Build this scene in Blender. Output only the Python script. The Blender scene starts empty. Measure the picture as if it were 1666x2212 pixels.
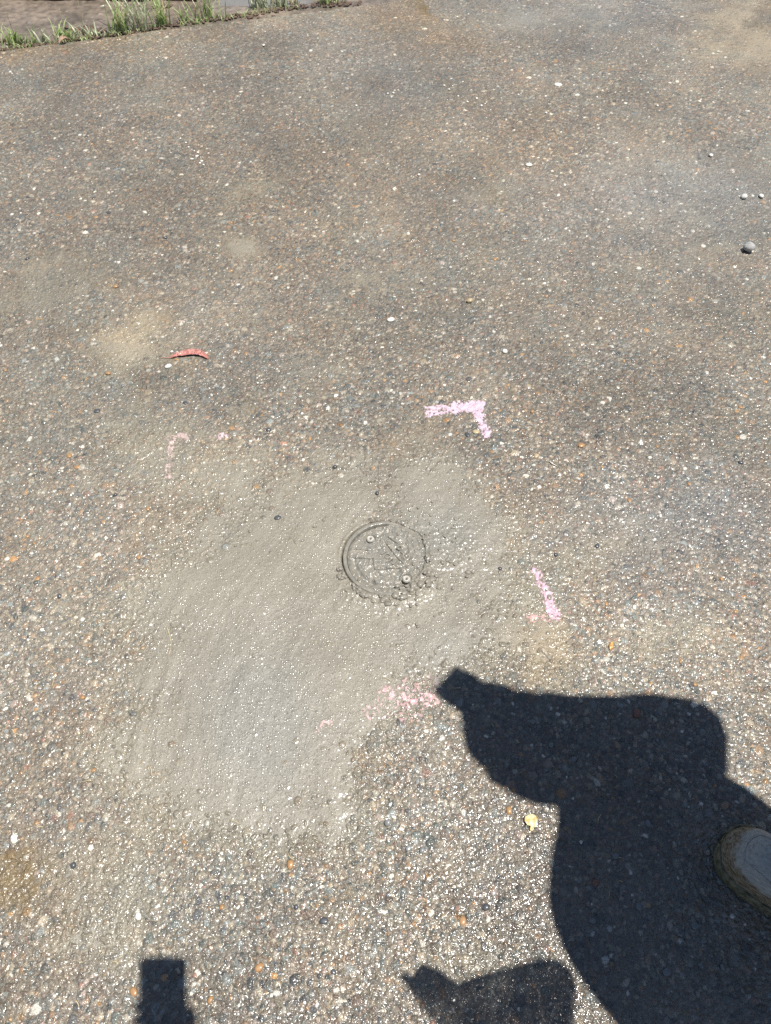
import bpy, bmesh, math, random
import numpy as np
from mathutils import Vector, Matrix

# ------------------------------------------------------------ camera, sky, sun
sc = bpy.context.scene
COL = sc.collection
H = 1.45
PITCH = 54.0
cam_d = bpy.data.cameras.new('camera')
cam = bpy.data.objects.new('camera', cam_d); COL.objects.link(cam)
cam.location = (0, 0, H)
cam.rotation_euler = (math.radians(90 - PITCH), 0, 0)
cam_d.sensor_fit = 'HORIZONTAL'; cam_d.sensor_width = 36.0
cam_d.lens = 36.0 * 2430 / 2436
cam_d.clip_start = 0.002; cam_d.clip_end = 300
sc.camera = cam

S = Vector((0.36, -0.135, 1.45)).normalized()          # towards the sun
world = bpy.data.worlds.new('World'); sc.world = world; world.use_nodes = True
wn = world.node_tree.nodes; wl = world.node_tree.links; wn.clear()
sky = wn.new('ShaderNodeTexSky'); sky.sky_type = 'NISHITA'; sky.sun_disc = False
sky.sun_elevation = math.asin(S.z); sky.sun_rotation = math.atan2(S.x, S.y)
sky.air_density = 1.0; sky.dust_density = 0.6; sky.ozone_density = 3.0
bg = wn.new('ShaderNodeBackground'); bg.inputs['Strength'].default_value = 0.05
wo = wn.new('ShaderNodeOutputWorld')
wl.new(sky.outputs[0], bg.inputs[0]); wl.new(bg.outputs[0], wo.inputs[0])
sun_d = bpy.data.lights.new('sun', 'SUN'); sun_d.energy = 5.0; sun_d.angle = math.radians(0.55)
sun_d.color = (1.0, 0.965, 0.91)
sun = bpy.data.objects.new('sun', sun_d); COL.objects.link(sun)
sun.rotation_euler = S.to_track_quat('Z', 'Y').to_euler(); sun.location = (2, -1, 6)
sc.view_settings.view_transform = 'Standard'; sc.view_settings.look = 'None'
sc.view_settings.gamma = 1.0; sc.view_settings.exposure = 0.42
sc.render.engine = 'CYCLES'
sc.cycles.use_denoising = False
sc.render.filter_size = 1.1
sc.cycles.max_bounces = 5

# ------------------------------------------------------------ layout helpers
FPX = 2430 * 1666 / 2436.0
P_ = math.radians(PITCH); CP, SP = math.cos(P_), math.sin(P_)

def G(px, py, z=0.0):
    """photo position (1666 x 2212 scale) -> place on the plane at height z"""
    x = px - 833.0; y = py - 1106.0
    d = (x, CP * FPX - SP * y, -SP * FPX - CP * y)
    t = (z - H) / d[2]
    return Vector((d[0] * t, d[1] * t, z))

def proj(x, y):
    """place on the ground -> photo position, used to lay the stains out"""
    dep = y * CP + H * SP
    dep = np.maximum(dep, 0.25)
    up = y * SP - H * CP
    return 833.0 + FPX * x / dep, 1106.0 - FPX * up / dep

# ------------------------------------------------------------ numpy noise
TAB = {}
def vnoise(x, y, seed):
    T = TAB.get(seed)
    if T is None: T = TAB[seed] = np.random.RandomState(seed).rand(256, 256).astype(np.float32)
    xi = np.floor(x).astype(np.int32); yi = np.floor(y).astype(np.int32)
    fx = (x - xi).astype(np.float32); fy = (y - yi).astype(np.float32)
    fx = fx * fx * (3 - 2 * fx); fy = fy * fy * (3 - 2 * fy)
    x0 = xi & 255; x1 = (xi + 1) & 255; y0 = yi & 255; y1 = (yi + 1) & 255
    a = T[x0, y0]; b = T[x1, y0]; c = T[x0, y1]; d = T[x1, y1]
    return (a + (b - a) * fx) * (1 - fy) + (c + (d - c) * fx) * fy

def fbm(x, y, sc_, seed, octv=4):
    r = 0; a = 0.5; s = 0
    for k in range(octv):
        r = r + a * vnoise(x * sc_ + 17.3 * k, y * sc_ + 9.1 * k, seed + k); s += a
        a *= 0.55; sc_ *= 2.07
    return r / s

def sstep(a, b, v):
    t = np.clip((v - a) / (b - a), 0, 1)
    return t * t * (3 - 2 * t)

def stones(x, y, cell, rmin, rmax, prob, flat, seed):
    T = TAB.get(('s', seed))
    if T is None: T = TAB[('s', seed)] = np.random.RandomState(seed).rand(9, 512, 512).astype(np.float32)
    gx = x / cell; gy = y / cell
    ix = np.floor(gx).astype(np.int32); iy = np.floor(gy).astype(np.int32)
    best = np.zeros_like(x, dtype=np.float32)
    c1 = np.zeros_like(best); c2 = np.zeros_like(best)
    for dx in (-1, 0, 1):
        for dy in (-1, 0, 1):
            cx = ix + dx; cy = iy + dy
            k = (cx & 511, cy & 511)
            px = (cx + 0.5 + (T[0][k] - 0.5) * 0.8 - gx) * cell
            py = (cy + 0.5 + (T[1][k] - 0.5) * 0.8 - gy) * cell
            an = T[2][k] * 6.2832
            ca = np.cos(an); sa = np.sin(an)
            r = rmin + (rmax - rmin) * T[3][k] ** 1.6
            u = (px * ca + py * sa) / r
            v = (-px * sa + py * ca) / (r * (0.5 + 0.5 * T[4][k]))
            ang = np.abs(u + 0.35 * v * (T[8][k] - 0.3))
            d2 = ang ** 2.4 + np.abs(v) ** 2.2
            h = r * flat * (0.55 + 0.6 * T[5][k]) * np.sqrt(np.maximum(0, 1 - d2))
            # each stone lies a little tilted
            h = h * (1 + 0.35 * (T[6][k] - 0.5) * u + 0.35 * (T[7][k] - 0.5) * v)
            h = np.where(T[8][k] < prob, h, 0)
            m = h > best
            best = np.where(m, h, best)
            c1 = np.where(m, T[6][k], c1); c2 = np.where(m, T[7][k], c2)
    return best.astype(np.float32), c1, c2

PAL = np.array([  # cumulative share, r, g, b
    (0.22, .205, .180, .145), (0.38, .150, .150, .138), (0.53, .165, .130, .105),
    (0.62, .105, .120, .112), (0.74, .270, .232, .175), (0.82, .075, .080, .085),
    (0.875, .190, .208, .205), (0.915, .260, .175, .110), (0.925, .360, .205, .085),
    (0.943, .260, .155, .120), (0.970, .380, .345, .285), (0.984, .600, .580, .520), (1.01, .330, .270, .235)], dtype=np.float32)

def palette(c1, c2):
    i = np.searchsorted(PAL[:, 0], c1)
    rgb = PAL[i][..., 1:].copy()
    return rgb * (0.55 + 0.74 * c2)[..., None]

# ------------------------------------------------------------ the ground field
EX, EY, ESL = -1.591, 3.40, 0.302                       # slab edge: y = EY + ESL (x - EX)
CC = G(836, 1203); CC = Vector((CC.x, CC.y, 0))          # centre of the round cover
CR = 0.099

def gauss(px, py, cx, cy, rx, ry, rot=0.0):
    dx = px - cx; dy = py - cy
    c, s = math.cos(rot), math.sin(rot)
    u = (dx * c + dy * s) / rx; v = (-dx * s + dy * c) / ry
    return np.exp(-(u * u + v * v))

MUD = [  # photo position, radii, rotation, strength
    (560, 1110, 170, 110, 0, .55), (800, 1080, 220, 85, 0, 1.25), (720, 1480, 120, 120, 0, .9), (640, 1690, 120, 110, 0, .8), (900, 1350, 180, 70, 0, .5), (420, 1040, 120, 100, 0, .38), (590, 1250, 170, 130, 0, 1.2), (900, 1290, 190, 110, 0, 1.0), (1010, 1190, 90, 110, 0, .72),
    (480, 1400, 150, 150, 0.1, 1.25), (430, 1560, 180, 150, 0, 1.25), (640, 1420, 170, 150, 0, 1.2),
    (600, 1600, 130, 140, 0, 1.1), (560, 1720, 120, 90, 0, 0.7), (760, 1340, 160, 110, 0, 1.0),
    (1000, 1330, 130, 80, 0, 0.75), (700, 1750, 120, 90, 0.5, .45), (960, 1100, 90, 90, 0, .6),
    (1180, 1410, 90, 75, 0, 0.85), (1120, 1360, 60, 50, 0, 0.4), (470, 1000, 130, 70, 0.2, 0.5), (280, 750, 110, 45, 0, 0.42), (320, 690, 50, 26, 0, .4),
    (150, 1900, 120, 100, 0, .45), (180, 2020, 100, 60, 0, .4), (280, 940, 90, 40, 0, .35),
    (1380, 1170, 110, 60, 0, .3), (1450, 1370, 120, 50, 0, .38), (1040, 2090, 160, 70, 0, .35), (1250, 1220, 60, 40, 0, .3),
    (1500, 350, 190, 70, .2, .28), (1620, 60, 160, 90, .4, .50), (1480, 480, 180, 60, .2, .22), (640, 20, 80, 20, 0, .35), (850, 600, 120, 35, 0, .22),
    (520, 535, 42, 22, 0, .6), (690, 785, 90, 30, 0, .35), (1050, 420, 60, 20, 0, .3), (100, 620, 130, 70, 0, .28), (520, 410, 40, 25, 0, .25), (1150, 40, 160, 40, 0, .3), (740, 160, 90, 40, 0, .2),
]

def ground(x, y):
    """returns z, rgb, rough, parts of the ground surface at x, y (numpy arrays)"""
    x = x.astype(np.float32); y = y.astype(np.float32)
    px, py = proj(x, y)
    near = np.where((y > -0.6) & (y < 6) & (np.abs(x) < 3.5), 1.0, 0.0).astype(np.float32)
    wx = x + 0.05 * (fbm(x, y, 5, 11, 3) - 0.5); wy = y + 0.05 * (fbm(x, y, 5, 31, 3) - 0.5)
    pxw, pyw = proj(wx, wy)
    mud = np.zeros_like(x)
    for (cx, cy, rx, ry, rot, st) in MUD:
        mud = mud + st * gauss(pxw, pyw, cx, cy, rx, ry, rot)
    mud = 1.30 * (1 - np.exp(-1.12 * mud)) * near
    n1 = fbm(x, y, 14, 51, 4); n2 = fbm(x, y, 60, 71, 3); n3 = fbm(x, y, 2.2, 91, 4); n4 = fbm(x, y, 260, 95, 2)
    hL, l1, l2 = stones(x, y, .0175, .0050, .0098, .42, .42, 3)
    hM, m1, m2 = stones(x, y, .0092, .0028, .0056, .90, .55, 4)
    hS, s1, s2 = stones(x, y, .0046, .0012, .0027, .80, .65, 5)
    hM2, q1, q2 = stones(x + 3.3, y + 1.7, .0110, .0026, .0056, .75, .52, 6)
    h = hL.copy(); c1 = l1.copy(); c2 = l2.copy()
    for hh, a1, a2 in ((hM, m1, m2), (hM2, q1, q2), (hS, s1, s2)):
        m = hh > h
        h = np.where(m, hh, h); c1 = np.where(m, a1, c1); c2 = np.where(m, a2, c2)
    # level of the cement and of the mud that fills the gaps (metres above the slab datum)
    cem = 0.0003 + 0.0007 * (n2 - 0.35) + 0.0009 * (n1 - 0.5)
    n5 = fbm(x, y, 7, 55, 4)
    lvl = -0.0020 + 0.0046 * mud + (0.0046 * (n5 - .5) + .0034 * (n1 - 0.5)) * np.clip(mud * 1.6, .5, 1) + 0.0010 * (n2 - .5)
    thick = sstep(0.0006, 0.0024, lvl)
    # grains and little clods lying in the mud
    hG, g1, g2 = stones(x + 7.7, y + 2.2, .0085, .0010, .0028, .50, .8, 8)
    hB, b1, b2 = stones(x + 1.7, y + 5.2, .026, .0018, .0050, .42, .65, 9)
    dC = np.sqrt((x - CC.x) ** 2 + (y - CC.y) ** 2)
    bear = np.arctan2(y - CC.y, x - CC.x)
    lump = np.exp(-((dC - 0.115) / 0.030) ** 2) * sstep(-0.2, .35, np.cos(bear + 0.95)) + .9 * gauss(px, py, 1000, 1185, 85, 85)
    lump = np.clip(lump, 0, 1)
    hC, k1, k2 = stones(x + 4.1, y + 8.2, .0088, .0024, .0052, .9, .62, 10)
    lvl = lvl + 0.0030 * lump * (0.4 + n2)
    top = np.maximum(h, cem)
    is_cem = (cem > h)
    rgb = palette(c1, c2)
    tone = (0.68 + 0.66 * fbm(x, y, 4.1, 131, 5))
    cemc = np.stack([.085 + .085 * n2, .070 + .077 * n2, .054 + .064 * n2], -1)  # cement darkened between the stones to stand in for crevice shade
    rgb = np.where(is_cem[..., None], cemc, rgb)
    # broom and trowel sweeps in the mud
    sx = (pxw - 430) * .93 + (pyw - 1500) * .36 + 60 * np.sin(pyw / 190.0)
    streak = fbm(sx / 1000, pyw / 9000, 55, 611, 3) - .5
    lvl = lvl - .0016 * gauss(px, py, 520, 1050, 200, 90) - .0012 * gauss(px, py, 1040, 1130, 90, 110)
    lvl = lvl + .0016 * streak * np.clip(mud, 0, 1) + .0030 * streak * gauss(px, py, 290, 1560, 90, 150)
    # thin dried silt over the stones where the mud feathers out
    film = np.clip(1.5 * (lvl + 0.0021) / 0.0030, 0, 1) * np.clip(1.1 - (h - lvl) / 0.0036, 0, 1) + 0.20 * sstep(.35, .65, n3) + .07
    film = np.clip(film * (0.25 + 0.55 * n2 + .65 * np.where(is_cem, .3, c1 * 7.3 % 1)), 0, 0.93)
    mudc = np.stack([.222 + .05 * (n1 - .5), .201 + .046 * (n1 - .5), .157 + .038 * (n1 - .5)], -1)
    grey = np.clip(gauss(px, py, 560, 1560, 150, 190) + gauss(px, py, 980, 1400, 130, 60) * .6 + gauss(px, py, 950, 1150, 110, 80) * .8, 0, 1)
    mudc = mudc * (1 - grey[..., None]) + np.stack([.210 + 0 * x, .200 + 0 * x, .170 + 0 * x], -1) * grey[..., None]
    tan = np.clip(gauss(px, py, 1190, 1410, 110, 85) + gauss(px, py, 300, 720, 90, 60) * .7 + gauss(px, py, 1620, 40, 220, 110), 0, 1)
    mudc = mudc * (1 + tan[..., None] * np.array([.26, .13, -.04]))
    mudc = mudc * (0.90 + 0.20 * n4 + .30 * streak + .25 * (n5 - .5))[..., None]
    rgb = rgb * (1 - film[..., None]) + mudc * film[..., None] * 0.9
    hueA = fbm(x, y, 11, 701, 4) - .5; hueB = fbm(x, y, 8, 721, 4) - .5
    rgb = rgb * tone[..., None] * (np.array([1.13, 1.10, 1.04]) + hueA[..., None] * np.array([.17, .01, -.17]) + hueB[..., None] * np.array([-.06, .04, .06]))
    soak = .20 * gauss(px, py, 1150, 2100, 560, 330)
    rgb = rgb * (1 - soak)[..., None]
    z = top
    wet = np.clip(0.35 + 0.9 * (n3 - .45) + .4 * (n1 - .5), 0, 1)
    wet = np.clip(wet + .7 * gauss(px, py, 1150, 2080, 500, 360), 0, 1)
    # mud covers
    under = lvl > top - 0.00025
    zm = lvl + np.minimum(hG, .002) * 0.55 * (0.3 + .7 * n1) + hB * .5 * sstep(.45, .6, n1) * thick + lump * hC * 0.9
    zm = zm + 0.0005 * (n2 - .5) + .00022 * (n4 - .5)
    z = np.where(under, np.maximum(zm, top * .25 + lvl * .75), top)
    mc = mudc * (1.03 - .10 * sstep(.0, .002, hG))[..., None]
    rgb = np.where(under[..., None], mc, rgb)
    wet = np.where(under, 0.45 + .5 * (n1 - .5) + .3 * grey, wet)
    px0, py0 = px, py
    # broad colour of the slab: dark aged band, rusty and iron stains, bluish wet sheen put into the colour
    px, py = pxw + 160 * (n5 - .5), pyw + 90 * (n1 - .5)
    dark = .08 * gauss(px, py, 480, 480, 420, 260) + .06 * gauss(px, py, 850, 330, 420, 150) + .18 * gauss(px, py, 1350, 880, 420, 150) + .1 * gauss(px, py, 1300, 620, 350, 120)
    rgb = rgb * (1 - np.clip(dark, 0, .5) * (~under))[..., None]
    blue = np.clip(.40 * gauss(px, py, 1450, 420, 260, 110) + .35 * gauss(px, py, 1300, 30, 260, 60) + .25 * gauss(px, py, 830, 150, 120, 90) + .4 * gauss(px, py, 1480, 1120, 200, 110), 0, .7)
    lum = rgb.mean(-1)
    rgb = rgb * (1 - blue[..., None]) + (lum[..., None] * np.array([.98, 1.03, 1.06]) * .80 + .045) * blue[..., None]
    warm = np.clip(.8 * gauss(px, py, 900, 60, 130, 50, .3) + .2 * gauss(px, py, 600, 430, 320, 160) + .25 * gauss(px, py, 1150, 330, 260, 80) + .7 * gauss(px, py, 60, 95, 420, 38, -.1), 0, 1)
    rgb = rgb * (1 + warm[..., None] * np.array([.22, .04, -.18]))
    rust = np.clip(2.2 * gauss(pxw, pyw, 45, 1905, 60, 85) * (n5 * 1.4 + n2 * .8 - .65), 0, .7) + np.clip(1.1 * gauss(px, py, 905, 12, 26, 24) * (n2 + .4), 0, .8)
    rgb = rgb * (1 - rust[..., None]) + np.array([.17, .115, .045]) * (.6 + .8 * n2[..., None]) * rust[..., None]
    px, py = px0, py0
    # round cover sits in a hole, its right side buried in mud
    rm = np.clip(sstep(-.1, .9, np.cos(bear - .25)) * (.35 + 1.3 * n1), 0, 1.2)
    CRr = CR - .020 * rm * (n1 + .35) - .010 * rm * (n2 - .4)
    inside = 1 - sstep(CRr + .0005, CRr + .0025, dC)
    z = z + sstep(CRr - .004, CRr + .004, dC) * np.exp(-((dC - .095) / .018) ** 2) * rm * (.0028 + .004 * (n2 - .5) + hC * .45)
    z = z * (1 - inside) - inside * 0.030
    # pressed rim in the mud round the left of the cover
    z = z + np.exp(-((dC - .1065) / .0030) ** 2) * .0016 * sstep(.1, .6, -np.cos(bear - .4))
    # the slab edge drops into the joint
    e = (y - (EY + ESL * (x - EX))) / math.sqrt(1 + ESL * ESL) + 0.02 * (fbm(x, y, 9, 201, 3) - .5)
    z = z - 0.07 * sstep(0.0, 0.014, e)
    lowf = 0.004 * (fbm(x, y, 1.3, 221, 3) - 0.5) * 2
    far = 1 - sstep(3.4, 4.6, y)
    z = z + lowf * near * (1 - np.clip(gauss(px, py, 836, 1203, 190, 190) * 1.5, 0, 1))
    return z.astype(np.float32), rgb.astype(np.float32), wet.astype(np.float32), h, lvl, np.where(under, 0.0, np.clip((top - lvl) / .0015, 0, 1)).astype(np.float32)

# ------------------------------------------------------------ scene helpers
def tag(o, label=None, cat=None, group=None, kind=None):
    if label: o['label'] = label
    if cat: o['category'] = cat
    if group: o['group'] = group
    if kind: o['kind'] = kind
    return o

def link(name, me, mat=None, parent=None, smooth=True):
    o = bpy.data.objects.new(name, me); COL.objects.link(o)
    if mat is not None: me.materials.append(mat)
    if parent is not None: o.parent = parent
    if smooth and len(me.polygons):
        me.polygons.foreach_set('use_smooth', np.ones(len(me.polygons), dtype=bool))
    me.update()
    return o

def empty(name, loc):
    o = bpy.data.objects.new(name, None); COL.objects.link(o); o.location = loc
    o.empty_display_size = 0.02
    return o

def quads_mesh(name, co, faces):
    me = bpy.data.meshes.new(name)
    n = len(co); f = len(faces)
    me.vertices.add(n); me.vertices.foreach_set('co', co.astype(np.float32).ravel())
    me.loops.add(f * 4); me.loops.foreach_set('vertex_index', faces.astype(np.int32).ravel())
    me.polygons.add(f); me.polygons.foreach_set('loop_start', np.arange(0, f * 4, 4, dtype=np.int32))
    me.update(calc_edges=True); me.validate(verbose=False) if False else None
    return me

def add_col(me, rgb, name='Col'):
    a = me.color_attributes.new(name, 'FLOAT_COLOR', 'POINT')
    c = np.ones((len(rgb), 4), dtype=np.float32); c[:, :3] = np.clip(rgb, 0.01, .95)
    a.data.foreach_set('color', c.ravel())

def add_f(me, v, name):
    a = me.attributes.new(name, 'FLOAT', 'POINT'); a.data.foreach_set('value', v.astype(np.float32))

def pydata(name, v, f):
    me = bpy.data.meshes.new(name); me.from_pydata([tuple(p) for p in v], [], f); me.update(); return me

class NT:
    def __init__(s, name):
        s.m = bpy.data.materials.new(name); s.m.use_nodes = True
        s.t = s.m.node_tree; s.b = s.t.nodes['Principled BSDF']
    def n(s, typ, **kw):
        nd = s.t.nodes.new(typ)
        for k, v in kw.items():
            if k in nd.inputs.keys() if hasattr(nd.inputs, 'keys') else False: nd.inputs[k].default_value = v
            else: setattr(nd, k, v)
        return nd
    def l(s, a, b): s.t.links.new(a, b)

def ramp(nt, fac, stops):
    r = nt.t.nodes.new('ShaderNodeValToRGB'); nt.l(fac, r.inputs[0])
    e = r.color_ramp.elements
    while len(e) < len(stops): e.new(0.5)
    for el, (p, c) in zip(e, stops): el.position = p; el.color = (*c, 1)
    return r

def mat_ground(name):
    nt = NT(name); b = nt.b
    def N(t, **k):
        n = nt.t.nodes.new(t)
        for kk, v in k.items(): setattr(n, kk, v)
        return n
    def M(op, a, c, d=None):
        n = N('ShaderNodeMath', operation=op)
        for i, v in enumerate((a, c, d)):
            if v is None: continue
            if isinstance(v, (int, float)): n.inputs[i].default_value = v
            else: nt.l(v, n.inputs[i])
        return n.outputs[0]
    def MR(v, a, c, d, e):
        n = N('ShaderNodeMapRange'); nt.l(v, n.inputs[0])
        for i, q in enumerate((a, c, d, e)): n.inputs[i + 1].default_value = q
        return n.outputs[0]
    at = N('ShaderNodeAttribute', attribute_name='Col'); aw = N('ShaderNodeAttribute', attribute_name='wet')
    ab = N('ShaderNodeAttribute', attribute_name='bare')
    geo = N('ShaderNodeNewGeometry')
    def noise(sc, det, rough=.5):
        n = N('ShaderNodeTexNoise'); n.inputs['Scale'].default_value = sc; n.inputs['Detail'].default_value = det
        nt.l(geo.outputs['Position'], n.inputs['Vector']); return n
    def voro(sc):
        n = N('ShaderNodeTexVoronoi'); n.inputs['Scale'].default_value = sc
        nt.l(geo.outputs['Position'], n.inputs['Vector']); return n
    n1 = noise(600, 3); v4 = noise(110, 1)
    v1 = voro(150); v2 = voro(330); v3 = voro(210)
    hsv = N('ShaderNodeHueSaturation'); nt.l(at.outputs['Color'], hsv.inputs['Color'])
    tone = MR(n1.outputs[0], .3, .7, .62, 1.42)
    nt.l(tone, hsv.inputs['Value']); nt.l(hsv.outputs[0], b.inputs['Base Color'])
    nt.l(MR(aw.outputs['Fac'], 0, 1, .6, .32), b.inputs['Roughness'])
    b.inputs['Specular IOR Level'].default_value = .5
    nt.l(MR(aw.outputs['Fac'], 0, 1, .4, 1.0), b.inputs['Coat Weight']); nt.l(MR(aw.outputs['Fac'], 0, 1, .20, .13), b.inputs['Coat Roughness'])
    b.inputs['Coat Roughness'].default_value = .17; b.inputs['Coat IOR'].default_value = 1.5
    # rounded stones and grit seen only in the bump
    d1 = M('POWER', MR(v1.outputs['Distance'], 0, .75, 1, 0), .6)
    d2 = M('POWER', MR(v2.outputs['Distance'], 0, .75, 1, 0), .6)
    sp = N('ShaderNodeSeparateColor'); nt.l(v3.outputs['Color'], sp.inputs[0])
    g3 = M('MULTIPLY', MR(v3.outputs['Distance'], 0, .5, 1, 0), MR(sp.outputs[0], .52, .56, 0, 1))
    stone = M('MULTIPLY', M('MULTIPLY_ADD', d1, .0022, M('MULTIPLY', d2, .0009)), MR(ab.outputs['Fac'], 0, 1, .10, 1))
    h = M('MULTIPLY_ADD', g3, .0014, M('MULTIPLY_ADD', n1.outputs[0], .0009, stone))
    bp = N('ShaderNodeBump'); bp.inputs['Strength'].default_value = .85; bp.inputs['Distance'].default_value = 1.0
    nt.l(h, bp.inputs['Height']); nt.l(bp.outputs[0], b.inputs['Normal'])
    # water film lies smoother than the grit below it
    b2 = N('ShaderNodeBump'); b2.inputs['Strength'].default_value = .5; b2.inputs['Distance'].default_value = 1.0
    hc = M('MULTIPLY_ADD', g3, .0024, M('MULTIPLY_ADD', v4.outputs[0], .0030, M('MULTIPLY', M('MULTIPLY', d1, .0022), MR(ab.outputs['Fac'], 0, 1, .1, 1))))
    nt.l(hc, b2.inputs['Height']); nt.l(b2.outputs[0], b.inputs['Coat Normal'])
    return nt.m

def mat_simple(name, col, rough=.6, var=.25, scale=80, bump=.3, dist=.001, coat=0, col2=None, spec=.4, coatr=.2):
    nt = NT(name); b = nt.b
    tc = nt.t.nodes.new('ShaderNodeTexCoord')
    n1 = nt.t.nodes.new('ShaderNodeTexNoise'); n1.inputs['Scale'].default_value = scale; n1.inputs['Detail'].default_value = 5
    nt.l(tc.outputs['Object'], n1.inputs['Vector'])
    c2 = col2 if col2 else tuple(min(.95, c * (1 + var)) for c in col)
    c1 = col if col2 else tuple(c * (1 - var) for c in col)
    r = ramp(nt, n1.outputs[0], [(.35, c1), (.65, c2)])
    nt.l(r.outputs[0], b.inputs['Base Color'])
    b.inputs['Roughness'].default_value = rough; b.inputs['Coat Weight'].default_value = coat
    b.inputs['Coat Roughness'].default_value = coatr; b.inputs['Specular IOR Level'].default_value = spec
    bp = nt.t.nodes.new('ShaderNodeBump'); bp.inputs['Strength'].default_value = bump; bp.inputs['Distance'].default_value = dist
    nt.l(n1.outputs[0], bp.inputs['Height']); nt.l(bp.outputs[0], b.inputs['Normal'])
    return nt.m

# ------------------------------------------------------------ the slab
def rows():
    ys = [-30, -12, -5, -2, -1, -.6, -.4, -.25, -.15]
    y = -0.08
    while y < 4.0:
        ys.append(y)
        th = math.atan2(H, max(y, 0.01)); fp = H / math.sin(th) ** 2 / 769.0
        y += min(0.0040, 0.70 * fp)
    return np.array(ys + [4.03, 4.1, 4.3, 4.8, 6, 9, 15, 30], dtype=np.float64)

ys = rows()
nu = 1050
us = np.concatenate([[-30, -12, -5, -3, -2, -1.6, -1.3], np.linspace(-1.09, 1.09, nu), [1.3, 1.6, 2, 3, 5, 12, 30]])
hw = np.clip(0.606 + 0.2945 * (ys - 0.06), 0.56, 2.2)
Y = np.repeat(ys[:, None], len(us), 1); X = us[None, :] * hw[:, None]
X = X.ravel(); Y = Y.ravel()
Z = np.empty(len(X), np.float32); RGB = np.empty((len(X), 3), np.float32); WET = np.empty(len(X), np.float32)
HS = np.empty(len(X), np.float32); LV = np.empty(len(X), np.float32); ST = np.empty(len(X), np.float32)
CH = 200000
for i in range(0, len(X), CH):
    s = slice(i, i + CH)
    Z[s], RGB[s], WET[s], HS[s], LV[s], ST[s] = ground(X[s], Y[s])
nr, nc = len(ys), len(us)
idx = np.arange(nr * nc).reshape(nr, nc)
FQ = np.stack([idx[:-1, :-1], idx[:-1, 1:], idx[1:, 1:], idx[1:, :-1]], -1).reshape(-1, 4)
CO = np.stack([X, Y, Z], -1)
me = quads_mesh('concrete_slab', CO, FQ)
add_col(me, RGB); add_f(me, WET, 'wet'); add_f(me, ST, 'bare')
M_ground = mat_ground('wet exposed aggregate')
slab = link('concrete_slab', me, M_ground)
tag(slab, 'wet exposed aggregate concrete slab smeared with beige mud', kind='structure')

def zat(x, y):
    a, *_ = ground(np.array([x], np.float32), np.array([y], np.float32)); return float(a[0])

# ------------------------------------------------------------ sprayed pink marks: thin skins of paint on the slab
PX, PY = proj(X, Y)
NP1 = fbm(X, Y, 320, 301, 2); NP2 = fbm(X, Y, 90, 311, 3); NP3 = fbm(X, Y, 30, 321, 2)

def seg_d(px, py, a, b):
    ax, ay = a; bx, by = b
    t = np.clip(((px - ax) * (bx - ax) + (py - ay) * (by - ay)) / ((bx - ax) ** 2 + (by - ay) ** 2), 0, 1)
    return np.hypot(px - ax - t * (bx - ax), py - ay - t * (by - ay)), t

def paint(name, strokes, colour, label, cover=1.0):
    m = np.zeros(len(X), np.float32)
    for (a, b, w, st) in strokes:
        d, t = seg_d(PX, PY, a, b)
        m = np.maximum(m, st * (np.clip(1.2 - (d / w) ** 2, 0, 1) * .7 + .45 * np.exp(-(d / (w * 1.15)) ** 2)))
    hs = np.clip(HS / .0016, 0, 1)
    dens = np.clip((m * cover * (.62 + .5 * hs) + .9 * (NP1 - .5) + .6 * (NP2 - .5) + .3 * (NP3 - .5) - .50) / .56, 0, 1)
    on = (dens > .06) & (m > .10)
    mask = on.reshape(nr, nc)
    fm = (mask[:-1, :-1] & mask[:-1, 1:] & mask[1:, 1:] & mask[1:, :-1]).ravel()
    fq = FQ[fm]
    ids, inv = np.unique(fq, return_inverse=True)
    co = CO[ids].copy(); co[:, 2] += .00035
    c0 = co.mean(0); c0[2] = 0
    co -= c0
    me = quads_mesh(name, co, inv.reshape(-1, 4))
    cc = np.array(colour, np.float32)[None, :] * (0.82 + .36 * NP2[ids])[:, None]
    dn = dens[ids][:, None] * .92
    cc = cc * dn + RGB[ids] * (1 - dn)
    add_col(me, cc); add_f(me, WET[ids] * 0 + .25, 'wet')
    o = link(name, me, M_ground); o.location = tuple(c0)
    tag(o, label, 'paint mark', 'pink sprayed corner marks round the cover')
    return o

paint('paint_mark', [((925, 890), (1000, 880), 17, 1.0), ((985, 879), (1036, 878), 15, 1.35), ((1028, 884), (1052, 936), 14, 1.1)],
      (.60, .45, .54), 'bright pink sprayed corner mark, bent like a seven, above right of the round cover')
paint('paint_mark', [((1156, 1234), (1184, 1290), 14, 1.0), ((1184, 1290), (1198, 1334), 17, 1.15)],
      (.62, .41, .50), 'pink sprayed stroke right of the round cover, turning at its lower end', 1)
paint('paint_mark', [((1136, 1337), (1204, 1338), 15, .70)],
      (.60, .35, .33), 'salmon coloured foot of the pink stroke right of the cover', .95)
paint('paint_mark', [((366, 950), (400, 943), 13, .88), ((369, 950), (364, 1028), 12, .80)],
      (.50, .37, .35), 'faded pink sprayed corner above left of the muddy patch')
paint('paint_mark', [((458, 942), (486, 943), 12, .70)],
      (.62, .46, .50), 'small faint pink dab right of the faded corner mark')
paint('paint_mark', [((840, 1510), (925, 1488), 42, .62), ((875, 1500), (930, 1512), 26, .80), ((800, 1540), (900, 1540), 30, .56)],
      (.66, .40, .42), 'worn reddish pink smear just left of the shadow tip')
paint('paint_mark', [((690, 1580), (715, 1562), 15, .72)],
      (.60, .40, .38), 'tiny worn pink dab on the mud left of the reddish smear')

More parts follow.
